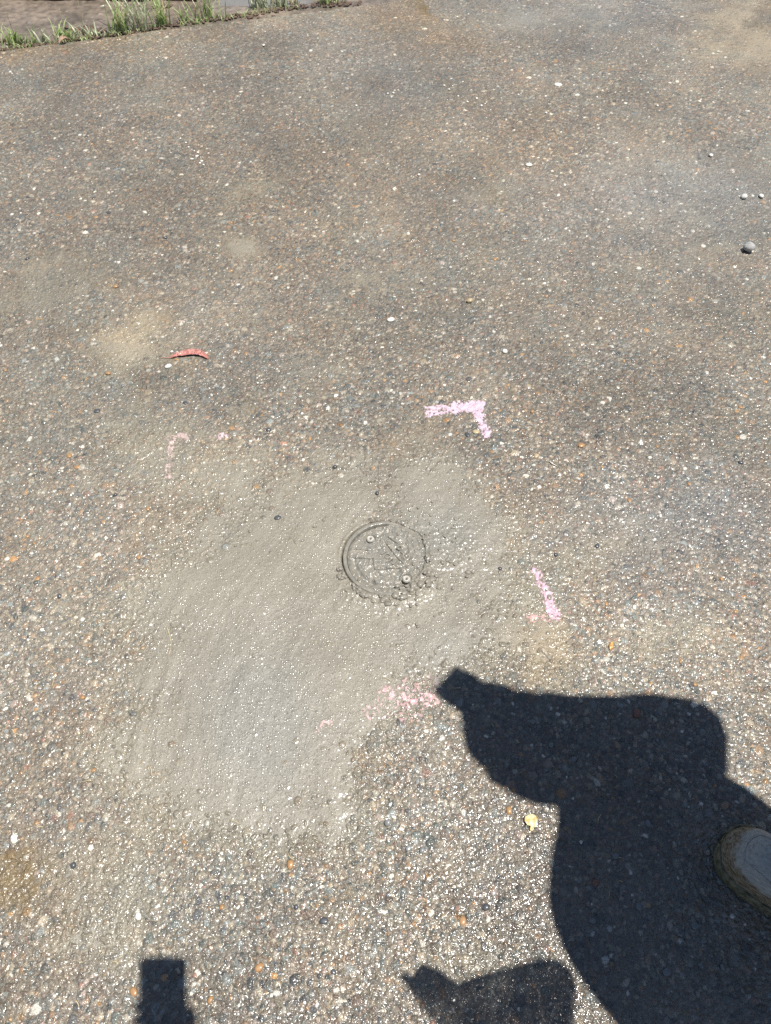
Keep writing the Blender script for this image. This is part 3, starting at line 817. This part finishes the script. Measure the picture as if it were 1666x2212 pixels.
def tuft(px, py, n, spread, h0, h1, lean, mat, label, seed, extra=None):
    rnd = random.Random(seed); p = G(px, py, -.01)
    V, F = blades(rnd, int(n * .42), spread, h0, h1, lean, .0060)
    o = empty('grass_tuft', (p.x, p.y, -.012)); tag(o, label, 'grass tuft', 'grass tufts along the joint')
    link('blades', pydata('blades', V, F), mat, o)
    V, F = blades(rnd, max(5, n // 6), spread, h0 * .6, h1 * .9, lean * 1.2, .0028)
    link('dry_blades', pydata('dry_blades', V, F), M_g3, o)
    if extra:
        for (dx, hh, sw) in extra:
            tube('seed_stem', [(dx, 0, 0), (dx + sw * .3, .0, hh * .5), (dx + sw, 0, hh)], .0012, M_g3, o)
    return o
tuft(20, 96, 70, .040, .03, .10, .8, M_g1, 'grass tuft at the far left end of the joint, with a tall pale seed stem', 1, [(.035, .20, .003)])
tuft(62, 92, 50, .030, .03, .08, .9, M_g1, 'low grass tuft second from the left end, beside the brown leaf', 2)
tuft(98, 88, 45, .030, .02, .07, 1.0, M_g2, 'low spreading grass tuft with a thin stem, right of the brown leaf', 3, [(.0, .09, -.01)])
tuft(135, 84, 60, .030, .03, .09, .9, M_g1, 'short leafy grass tuft below the dark litter in the gutter', 4, [(.02, .12, .006)])
tuft(175, 79, 60, .035, .02, .07, 1.0, M_g2, 'short grass tuft with two leaning stems, left of the tall grass', 5, [(.02, .14, .012), (.01, .10, .03)])
tuft(215, 75, 35, .025, .015, .05, 1.1, M_g2, 'smallest flattened grass tuft just left of the tall grass', 6)
tuft(262, 70, 60, .022, .08, .20, .75, M_g1, 'tall upright grass tuft, leftmost of the tall ones', 7)
tuft(300, 64, 75, .030, .07, .21, .85, M_g2, 'tallest and widest grass tuft, second of the tall ones', 8)
tuft(355, 55, 75, .022, .07, .19, .85, M_g1, 'tall bright green grass tuft, third of the tall ones', 9)
tuft(400, 46, 35, .022, .03, .09, .9, M_g1, 'small leafy grass tuft between two taller tufts', 10)
tuft(440, 40, 55, .030, .04, .16, .75, M_g1, 'spreading grass tuft at the right end of the tall row', 11)
tuft(560, 18, 55, .022, .05, .14, .9, M_g2, 'grey green grass tuft right of the pinkish leaf', 12)
tuft(600, 13, 60, .024, .05, .14, .9, M_g2, 'grey green grass tuft right of its twin near the top edge', 13)
tuft(632, 8, 25, .02, .02, .06, .9, M_g3, 'sparse dry tuft at the right of the grey green grass', 14)
tuft(712, 6, 60, .035, .02, .09, .95, M_g1, 'low green tuft with reddish stems at the top edge, rightmost of all', 15)
# creeping growth and soil crumbs that fill the joint
rnd = random.Random(4); V = []; F = []
for k in range(150):
    t = rnd.random(); px = t * 640; py = 108 - px * .147 + rnd.uniform(-7, 1)
    p = G(px, py, 0); v, f = blades(rnd, 3, .008, .008, .03, 1.2, .003)
    b = len(V); V += [q + Vector((p.x, p.y, -.012)) for q in v]; F += [tuple(i + b for i in q) for q in f]
tag(link('ground_cover', pydata('ground_cover', V, F), M_g1), 'low creeping green growth filling the joint', 'ground cover', kind='stuff')
M_soil = mat_simple('dark litter', (.055, .040, .030), .8, .4, 120, .5, .002, 0, (.16, .10, .07))
V = []; F = []
def lump(V, F, p, s, rnd):
    b = len(V); me = RK[rnd.randrange(3)]
    r = Matrix.Rotation(rnd.uniform(0, 6.28), 3, 'Z')
    V += [p + r @ Vector((v.co.x * s * rnd.uniform(.9, 1.1) , v.co.y * s, v.co.z * s * .6)) for v in me.vertices]
    F += [tuple(i + b for i in q.vertices) for q in me.polygons]
for k in range(420):
    px = rnd.random() * 800 - 20; py = 110 - px * .147 + rnd.gauss(-2, 2.5) if px < 700 else 8 + rnd.gauss(0, 3)
    lump(V, F, G(px, py, -.006), rnd.uniform(.006, .018), rnd)
for (cx, cy, n, sp) in ((190, 62, 60, 16), (200, 68, 40, 20), (140, 70, 14, 10), (355, 12, 14, 12), (290, 78, 25, 14), (540, 36, 16, 10), (570, 45, 14, 5), (590, 40, 20, 18), (355, 92, 8, 14), (8, 88, 10, 8)):
    for k in range(n):
        lump(V, F, G(cx + rnd.gauss(0, sp), cy + rnd.gauss(0, 2.6), -.006), rnd.uniform(.006, .020), rnd)
tag(link('leaf_litter', pydata('leaf_litter', V, F), M_soil, smooth=False), 'dark leaf litter and soil crumbs along the joint', 'leaf litter', kind='stuff')

# ------------------------------------------------------------ the person whose boot and shadow show
def skin(name, joints, edges, mat, parent=None, sub=2):
    names = list(joints); vi = {n: i for i, n in enumerate(names)}
    me = bpy.data.meshes.new(name)
    me.from_pydata([joints[n][0] for n in names], [(vi[a], vi[b]) for a, b in edges], [])
    o = bpy.data.objects.new(name, me); COL.objects.link(o)
    m = o.modifiers.new('skin', 'SKIN'); m.use_smooth_shade = True
    for i, n in enumerate(names):
        r = joints[n][1]; me.skin_vertices[0].data[i].radius = (r, r) if not isinstance(r, tuple) else r
    me.skin_vertices[0].data[0].use_root = True
    o.modifiers.new('sub', 'SUBSURF').levels = sub; o.modifiers['sub'].render_levels = sub
    bpy.context.view_layer.update()
    ev = o.evaluated_get(bpy.context.evaluated_depsgraph_get())
    m2 = bpy.data.meshes.new_from_object(ev)
    bpy.data.objects.remove(o)
    return link(name, m2, mat, parent)

M_skin = mat_simple('skin', (.42, .26, .18), .5, .06, 60, .1, .0005)
M_cloth = mat_simple('dark work cloth', (.06, .075, .10), .9, .2, 200, .3, .001)
M_hat = mat_simple('cloth hat', (.30, .27, .20), .9, .15, 200, .3, .001)
def SH(px, py, z):
    """the spot at height z whose shadow falls at this place on the slab"""
    g = G(px, py); k = z / S.z
    return Vector((g.x + S.x * k, g.y + S.y * k, z))
J = {
 'pelvis': ((.90, .10, .93), .13), 'waist': ((.88, .09, 1.08), .12), 'chest': ((.85, .11, 1.28), .13), 'neck': ((.82, .22, 1.44), .055),
 'headlow': ((.80, .29, 1.52), .062), 'head': ((.785, .345, 1.60), .085), 'headtop': ((.78, .36, 1.66), .06),
 'hipL': ((.83, .03, .90), .085), 'kneeL': ((.78, .13, .50), .058), 'ankL': ((.755, .195, .12), .040), 'toeL': ((.68, .26, .05), .035),
 'hipR': ((.99, .19, .90), .085), 'kneeR': ((1.00, .35, .50), .058), 'ankR': ((1.00, .44, .12), .040), 'toeR': ((.92, .51, .05), .035),
 'shL': ((.78, -.15, 1.38), .055), 'elL': ((.44, -.20, 1.22), .040), 'wrL': ((.06, -.125, 1.335), .027), 'palmL': ((-.005, -.105, 1.37), .030),
 'shR': ((.96, .24, 1.38), .055), 'elR': ((.80, .42, 1.30), .040), 'wrR': ((.62, .425, 1.36), .027), 'palmR': ((.56, .435, 1.39), .033),
 'fistR': ((.530, .435, 1.40), .030),
}
ED = [('pelvis', 'waist'), ('waist', 'chest'), ('chest', 'neck'), ('neck', 'headlow'), ('headlow', 'head'), ('head', 'headtop'),
      ('pelvis', 'hipL'), ('hipL', 'kneeL'), ('kneeL', 'ankL'), ('ankL', 'toeL'), ('pelvis', 'hipR'), ('hipR', 'kneeR'), ('kneeR', 'ankR'), ('ankR', 'toeR'),
      ('chest', 'shL'), ('shL', 'elL'), ('elL', 'wrL'), ('wrL', 'palmL'), ('chest', 'shR'), ('shR', 'elR'), ('elR', 'wrR'), ('wrR', 'palmR'), ('palmR', 'fistR')]
# five fingers of the left hand round the phone, five of the right fist
upv = Vector((0, SP, CP)); fw = Vector((0, CP, -SP)); bk = -fw
def chain(tagn, root, pts, r):
    prev = root
    for i, p in enumerate(pts):
        n = tagn + str(i); J[n] = (tuple(p), r * (1 - .12 * i)); ED.append((prev, n)); prev = n
pc = Vector((0, 0, H)) - upv * .055 + bk * .008          # centre of the phone
for i, dz in enumerate((-.006, -.028, -.049, -.068)):
    q = pc + upv * dz
    chain('fL%d_' % i, 'palmL', [q + Vector((.030, 0, 0)) + bk * -.020, q + Vector((-.020, 0, 0)) + bk * -.018, q + Vector((-.050, 0, 0)) + bk * -.006], .0088 - .0005 * i)
chain('tL_', 'palmL', [pc + Vector((.046, 0, 0)) - upv * .03 + bk * .004, pc + Vector((.045, 0, 0)) + upv * .004 + bk * .012], .0105)
pr = Vector(J['fistR'][0])
for i in range(4):
    o_ = Vector((-.012, -.028 + .019 * i, -.004 + .004 * (i % 2)))
    chain('fR%d_' % i, 'fistR', [pr + o_, pr + o_ + Vector((-.026, 0, -.016)), pr + o_ + Vector((-.014, 0, -.040))], .0090)
chain('tR_', 'palmR', [pr + Vector((.012, -.040, -.012)), pr + Vector((-.016, -.036, -.030))], .0105)
body = skin('person', J, ED, M_skin)
tag(body, 'person in muddy boots and a wide hat, standing at the right edge', 'person')

def pillow(name, outline, zlev, mat, parent, prof):
    """solid grown from a top-down outline: sections at several heights"""
    n = len(outline); c = sum((Vector(p) for p in outline), Vector((0, 0, 0))) / n
    V = []; F = []
    for (dz, s) in prof:
        for p in outline:
            q = Vector(p); q = Vector((c.x, c.y, 0)) + (q - Vector((c.x, c.y, q.z))) * s; V.append((q.x, q.y, zlev + dz))
    m = len(prof)
    for i in range(m - 1):
        for k in range(n):
            F.append((i * n + k, i * n + (k + 1) % n, (i + 1) * n + (k + 1) % n, (i + 1) * n + k))
    F.append(tuple(reversed(range(n)))); F.append(tuple(range((m - 1) * n, m * n)))
    return link(name, pydata(name, V, F), mat, parent)

def smooth_outline(pts, it=2, keep=()):
    for _ in range(it):
        out = []
        for i in range(len(pts)):
            a = pts[i]; b = pts[(i + 1) % len(pts)]
            out.append((a[0] * .75 + b[0] * .25, a[1] * .75 + b[1] * .25)); out.append((a[0] * .25 + b[0] * .75, a[1] * .25 + b[1] * .75))
        pts = out
    return pts

# jacket: bulky, outline taken from its shadow
tor = [(1220, 1700), (1219, 1790), (1206, 1850), (1198, 1920), (1200, 1970), (1215, 2025), (1243, 2085), (1280, 2140), (1335, 2215), (1450, 2330), (1650, 2380), (1850, 2300), (1900, 2100), (1850, 1950), (1760, 1850), (1690, 1778), (1640, 1728), (1590, 1690), (1540, 1660), (1400, 1600), (1280, 1610)]
zt = 1.24
pillow('jacket', [SH(a, b, zt) for a, b in smooth_outline(tor)], zt, M_cloth, body,
       [(-.34, .70), (-.30, .80), (-.18, .93), (-.08, .98), (0, 1), (.05, .99), (.10, .93), (.14, .82), (.17, .62), (.19, .4)])
M_thin = mat_simple('thin woven cloth', (.20, .16, .11), .9, .2, 200, .1, .001)  # see-through in patches to lighten the shadow it casts
_t = M_thin.node_tree; _o = _t.nodes['Material Output']; _p = _t.nodes['Principled BSDF']; _x = _t.nodes.new('ShaderNodeMixShader'); _tr = _t.nodes.new('ShaderNodeBsdfTransparent')
_n = _t.nodes.new('ShaderNodeTexNoise'); _n.inputs['Scale'].default_value = 14; _m = _t.nodes.new('ShaderNodeMapRange'); _m.inputs[1].default_value = .35; _m.inputs[2].default_value = .65; _m.inputs[3].default_value = .04; _m.inputs[4].default_value = .42
_c = _t.nodes.new('ShaderNodeTexCoord'); _t.links.new(_c.outputs['Object'], _n.inputs['Vector']); _t.links.new(_n.outputs[0], _m.inputs[0]); _t.links.new(_m.outputs[0], _x.inputs[0])
_t.links.new(_p.outputs[0], _x.inputs[1]); _t.links.new(_tr.outputs[0], _x.inputs[2]); _t.links.new(_x.outputs[0], _o.inputs[0])
# cloth blob added by the left arm, shaped to cast the small lower shadow
slv = [(862, 2108), (872, 2104), (892, 2118), (902, 2094), (916, 2080), (932, 2092), (942, 2110), (952, 2104), (964, 2112), (974, 2132), (990, 2134), (1030, 2112), (1090, 2098), (1150, 2080), (1195, 2070), (1222, 2084), (1240, 2112), (1240, 2160), (1236, 2215), (1220, 2300), (1080, 2330), (980, 2260), (945, 2214), (905, 2170), (885, 2135)]
zs = 1.17
pillow('shadow_sleeve', [SH(a, b, zs) for a, b in smooth_outline(slv, 1)], zs, M_thin, body, [(-.05, .8), (-.04, .93), (-.015, .99), (0, 1), (.015, .99), (.035, .92), (.045, .8)])
# unseen wide hat, outline and square peak shaped to cast the head shadow
hat = [(985, 1437), (962, 1464), (940, 1494), (958, 1512), (980, 1530), (999, 1550), (1000, 1575), (1006, 1590), (1010, 1612), (1018, 1630), (1034, 1652), (1045, 1672), (1062, 1684), (1080, 1704), (1100, 1712), (1124, 1726), (1165, 1742), (1215, 1748),
       (1330, 1760), (1470, 1740), (1560, 1705), (1570, 1670), (1574, 1630), (1570, 1590), (1552, 1550), (1525, 1522), (1470, 1504), (1400, 1499), (1330, 1502), (1260, 1502), (1215, 1496), (1185, 1494), (1160, 1498), (1140, 1490), (1118, 1491), (1100, 1480), (1078, 1479), (1060, 1472), (1046, 1474), (1022, 1458), (1005, 1447)]
zh = 1.60
rh = random.Random(12); hat = [(a + rh.uniform(-6, 6), b + rh.uniform(-5, 5)) for a, b in hat]
hb = pillow('hat', [SH(a, b, zh) for a, b in hat], zh, M_hat, body, [(-.004, .97), (-.002, 1), (.002, 1), (.005, .96), (.007, .5)])
HC = SH(1340, 1625, zh)
V = []; F = []
for i in range(10):
    t = i / 9; r = .098 * (1 - t ** 4 * .55); z = .005 + .10 * math.sin(t * math.pi / 2)
    if i == 9: r = .02
    for k in range(32):
        a = 2 * math.pi * k / 32; V.append((HC.x + r * 1.1 * math.cos(a), HC.y + r * .9 * math.sin(a), zh + z))
for i in range(9):
    for k in range(32): F.append((i * 32 + k, i * 32 + (k + 1) % 32, (i + 1) * 32 + (k + 1) % 32, (i + 1) * 32 + k))
F.append(tuple(range(9 * 32, 10 * 32)))
link('crown', pydata('crown', V, F), M_hat, hb)
skin('trousers', {'p': ((.90, .10, .96), .15), 'hl': ((.83, .03, .88), .105), 'kl': ((.78, .13, .50), .080), 'al': ((.765, .185, .16), .060),
                  'hr': ((.99, .19, .88), .105), 'kr': ((1.00, .35, .50), .080), 'ar': ((1.01, .43, .16), .060)},
     [('p', 'hl'), ('hl', 'kl'), ('kl', 'al'), ('p', 'hr'), ('hr', 'kr'), ('kr', 'ar')], M_cloth, body)

# boots
def mat_boot():
    nt = NT('muddy boot leather'); b = nt.b
    tc = nt.t.nodes.new('ShaderNodeTexCoord')
    sep = nt.t.nodes.new('ShaderNodeSeparateXYZ'); nt.l(tc.outputs['Object'], sep.inputs[0])
    n1 = nt.t.nodes.new('ShaderNodeTexNoise'); n1.inputs['Scale'].default_value = 38; n1.inputs['Detail'].default_value = 5
    nt.l(tc.outputs['Object'], n1.inputs['Vector'])
    n2 = nt.t.nodes.new('ShaderNodeTexNoise'); n2.inputs['Scale'].default_value = 160; n2.inputs['Detail'].default_value = 4
    mp = nt.t.nodes.new('ShaderNodeMapping'); mp.inputs['Scale'].default_value = (.5, 1, 2.4); nt.l(tc.outputs['Object'], mp.inputs[0]); nt.l(mp.outputs[0], n2.inputs['Vector'])
    ad = nt.t.nodes.new('ShaderNodeMath'); ad.operation = 'MULTIPLY_ADD'; nt.l(n1.outputs[0], ad.inputs[0]); ad.inputs[1].default_value = -.030
    nt.l(sep.outputs['Z'], ad.inputs[2])
    mudm = nt.t.nodes.new('ShaderNodeMapRange'); nt.l(ad.outputs[0], mudm.inputs[0])
    mudm.inputs[1].default_value = .036; mudm.inputs[2].default_value = .043; mudm.inputs[3].default_value = 1; mudm.inputs[4].default_value = 0
    leather = ramp(nt, n2.outputs[0], [(.30, (.34, .31, .26)), (.45, (.46, .43, .37)), (.72, (.60, .56, .48))])
    mud = ramp(nt, n2.outputs[0], [(.36, (.14, .10, .06)), (.5, (.33, .24, .14)), (.66, (.46, .39, .27))])
    mx = nt.t.nodes.new('ShaderNodeMix'); mx.data_type = 'RGBA'
    nt.l(mudm.outputs[0], mx.inputs[0]); nt.l(leather.outputs[0], mx.inputs[6]); nt.l(mud.outputs[0], mx.inputs[7])
    nt.l(mx.outputs[2], b.inputs['Base Color']); b.inputs['Roughness'].default_value = .6
    bp = nt.t.nodes.new('ShaderNodeBump'); bp.inputs['Strength'].default_value = .5; bp.inputs['Distance'].default_value = .0015
    nt.l(n2.outputs[0], bp.inputs['Height']); nt.l(bp.outputs[0], b.inputs['Normal'])
    return nt.m
M_boot = mat_boot()
M_sole = mat_simple('muddy sole', (.11, .10, .055), .7, .3, 90, .8, .003, .2, (.34, .28, .16))
def boot_outline(t, n=60):
    pass
BL = .305
def halfw(s):
    """half width of the boot, s metres back from the toe tip"""
    if s < .058: return .055 * math.sqrt(max(0, 1 - ((.058 - s) / .058) ** 2.3))
    if s < .10: return .055 - .002 * (s - .058) / .04
    if s < .20: return .053 - .015 * math.sin((s - .10) / .10 * math.pi / 2)
    if s < .27: return .038 + .002 * (s - .2) / .07
    return .040 * math.sqrt(max(0, 1 - ((s - .27) / .0355) ** 2))
def topz(s):
    if s < .07: return .030 + .052 * math.sin(min(1, s / .07) * math.pi / 2) ** .75
    if s < .14: return .082 + .012 * (s - .07) / .07
    return .094 + .06 * min(1, (s - .14) / .08) ** 1.4
def make_boot():
    ss = [BL * (.5 - .5 * math.cos(math.pi * i / 48)) for i in range(49)]
    ss[0] = .0006; ss[-1] = BL - .0006
    V = []; F = []; K = 26
    for s in ss:
        w = halfw(s) * .97; h = topz(s)
        for k in range(K + 1):
            a = math.pi * k / K
            ca = math.cos(a); sa = math.sin(a)
            V.append((s, math.copysign(abs(ca) ** .72, ca) * w, .020 + (h - .020) * abs(sa) ** .80))
    for i in range(48):
        for k in range(K):
            F.append((i * (K + 1) + k, i * (K + 1) + k + 1, (i + 1) * (K + 1) + k + 1, (i + 1) * (K + 1) + k))
    upper = pydata('upper', V, F)
    V = []; F = []
    ol = [(s, halfw(s) + .004) for s in ss] + [(s, -halfw(s) - .004) for s in reversed(ss)]
    ol = [(s - .003 if s < .03 else s, w) for s, w in ol]
    n = len(ol); lv = [(0.0, .94), (.003, .985), (.010, 1.0), (.014, .985), (.017, 1.0), (.024, 1.0), (.029, .96)]
    for z, sc_ in lv:
        for (s, w) in ol: V.append((.15 + (s - .15) * (1 - (1 - sc_) * .4), w * sc_, z + .0012 * math.sin(s * 300)))
    for i in range(len(lv) - 1):
        for k in range(n): F.append((i * n + k, i * n + (k + 1) % n, (i + 1) * n + (k + 1) % n, (i + 1) * n + k))
    F.append(tuple(reversed(range(n)))); F.append(tuple(range((len(lv) - 1) * n, len(lv) * n)))
    sole = pydata('sole', V, F)
    # stitched seam of the toe cap: follows the toe higher up, then runs back along the side
    V = []; F = []; pts = []
    for i in range(41):
        a = -1.15 + 2.3 * i / 40
        s = .058 - .030 * math.cos(a) + (.0 if abs(a) < .9 else (abs(a) - .9) * .16)
        yy = .036 * math.sin(a) * 1.05
        # height of the upper at that spot
        w = halfw(max(s, .002)) * .97; h = topz(s); q = min(.999, abs(yy) / w)
        ca = q ** (1 / .72); sa = math.sqrt(max(0, 1 - ca * ca)); z = .020 + (h - .020) * sa ** .80
        pts.append((s, yy, z + .0004))
    return upper, sole, pts
up_me, so_me, seam_pts = make_boot()
def boot(toe, ang, label=None):
    o = link('boot', up_me, None, body)
    if not up_me.materials: up_me.materials.append(M_boot)
    o.location = toe; o.rotation_euler = (0, 0, ang)
    s = link('sole', so_me, None, o)
    if not so_me.materials: so_me.materials.append(M_sole)
    tube('seam', seam_pts, .0008, M_boot, o, 6, False)
    return o
bd = Vector((.75, -.66, 0)).normalized()
tc_ = Vector((.634, .290, 0))
boot(tuple(tc_ - bd * .058 + Vector((0, 0, .002))), math.atan2(bd.y, bd.x))
off = Vector((.66, .75, 0)).normalized() * .37
boot(tuple(tc_ + off - bd * .02 + Vector((0, 0, .002))), math.atan2(bd.y, bd.x) + .1)

# the phone that takes the picture, held out over the slab
ph = empty('phone', tuple(pc)); tag(ph, 'dark phone held out flat over the slab, casting the small square shadow', 'phone')
ph.rotation_euler = cam.rotation_euler
def rbox(name, w, h, d, r, mat, parent, loc=(0, 0, 0)):
    V = []; F = []; pts = []
    for (sx, sy, a0) in ((1, 1, 0), (-1, 1, 90), (-1, -1, 180), (1, -1, 270)):
        for k in range(7):
            a = math.radians(a0 + 15 * k); pts.append((sx * (w / 2 - r) + r * math.cos(a), sy * (h / 2 - r) + r * math.sin(a)))
    n = len(pts)
    for z, s in ((-d / 2, .985), (-d / 4, 1), (d / 4, 1), (d / 2, .985)):
        for p in pts: V.append((p[0] * s, p[1] * s, z))
    for i in range(3):
        for k in range(n): F.append((i * n + k, i * n + (k + 1) % n, (i + 1) * n + (k + 1) % n, (i + 1) * n + k))
    F.append(tuple(reversed(range(n)))); F.append(tuple(range(3 * n, 4 * n)))
    o = link(name, pydata(name, V, F), mat, parent, smooth=False); o.location = loc
    return o
M_phone = mat_simple('phone shell', (.03, .03, .035), .35, .1, 50, .05, .0002)
rbox('phone_body', .076, .157, .008, .010, M_phone, ph)
rbox('camera_bar', .070, .016, .002, .007, M_phone, ph, (0, .051 + .004 - .020, -.005))
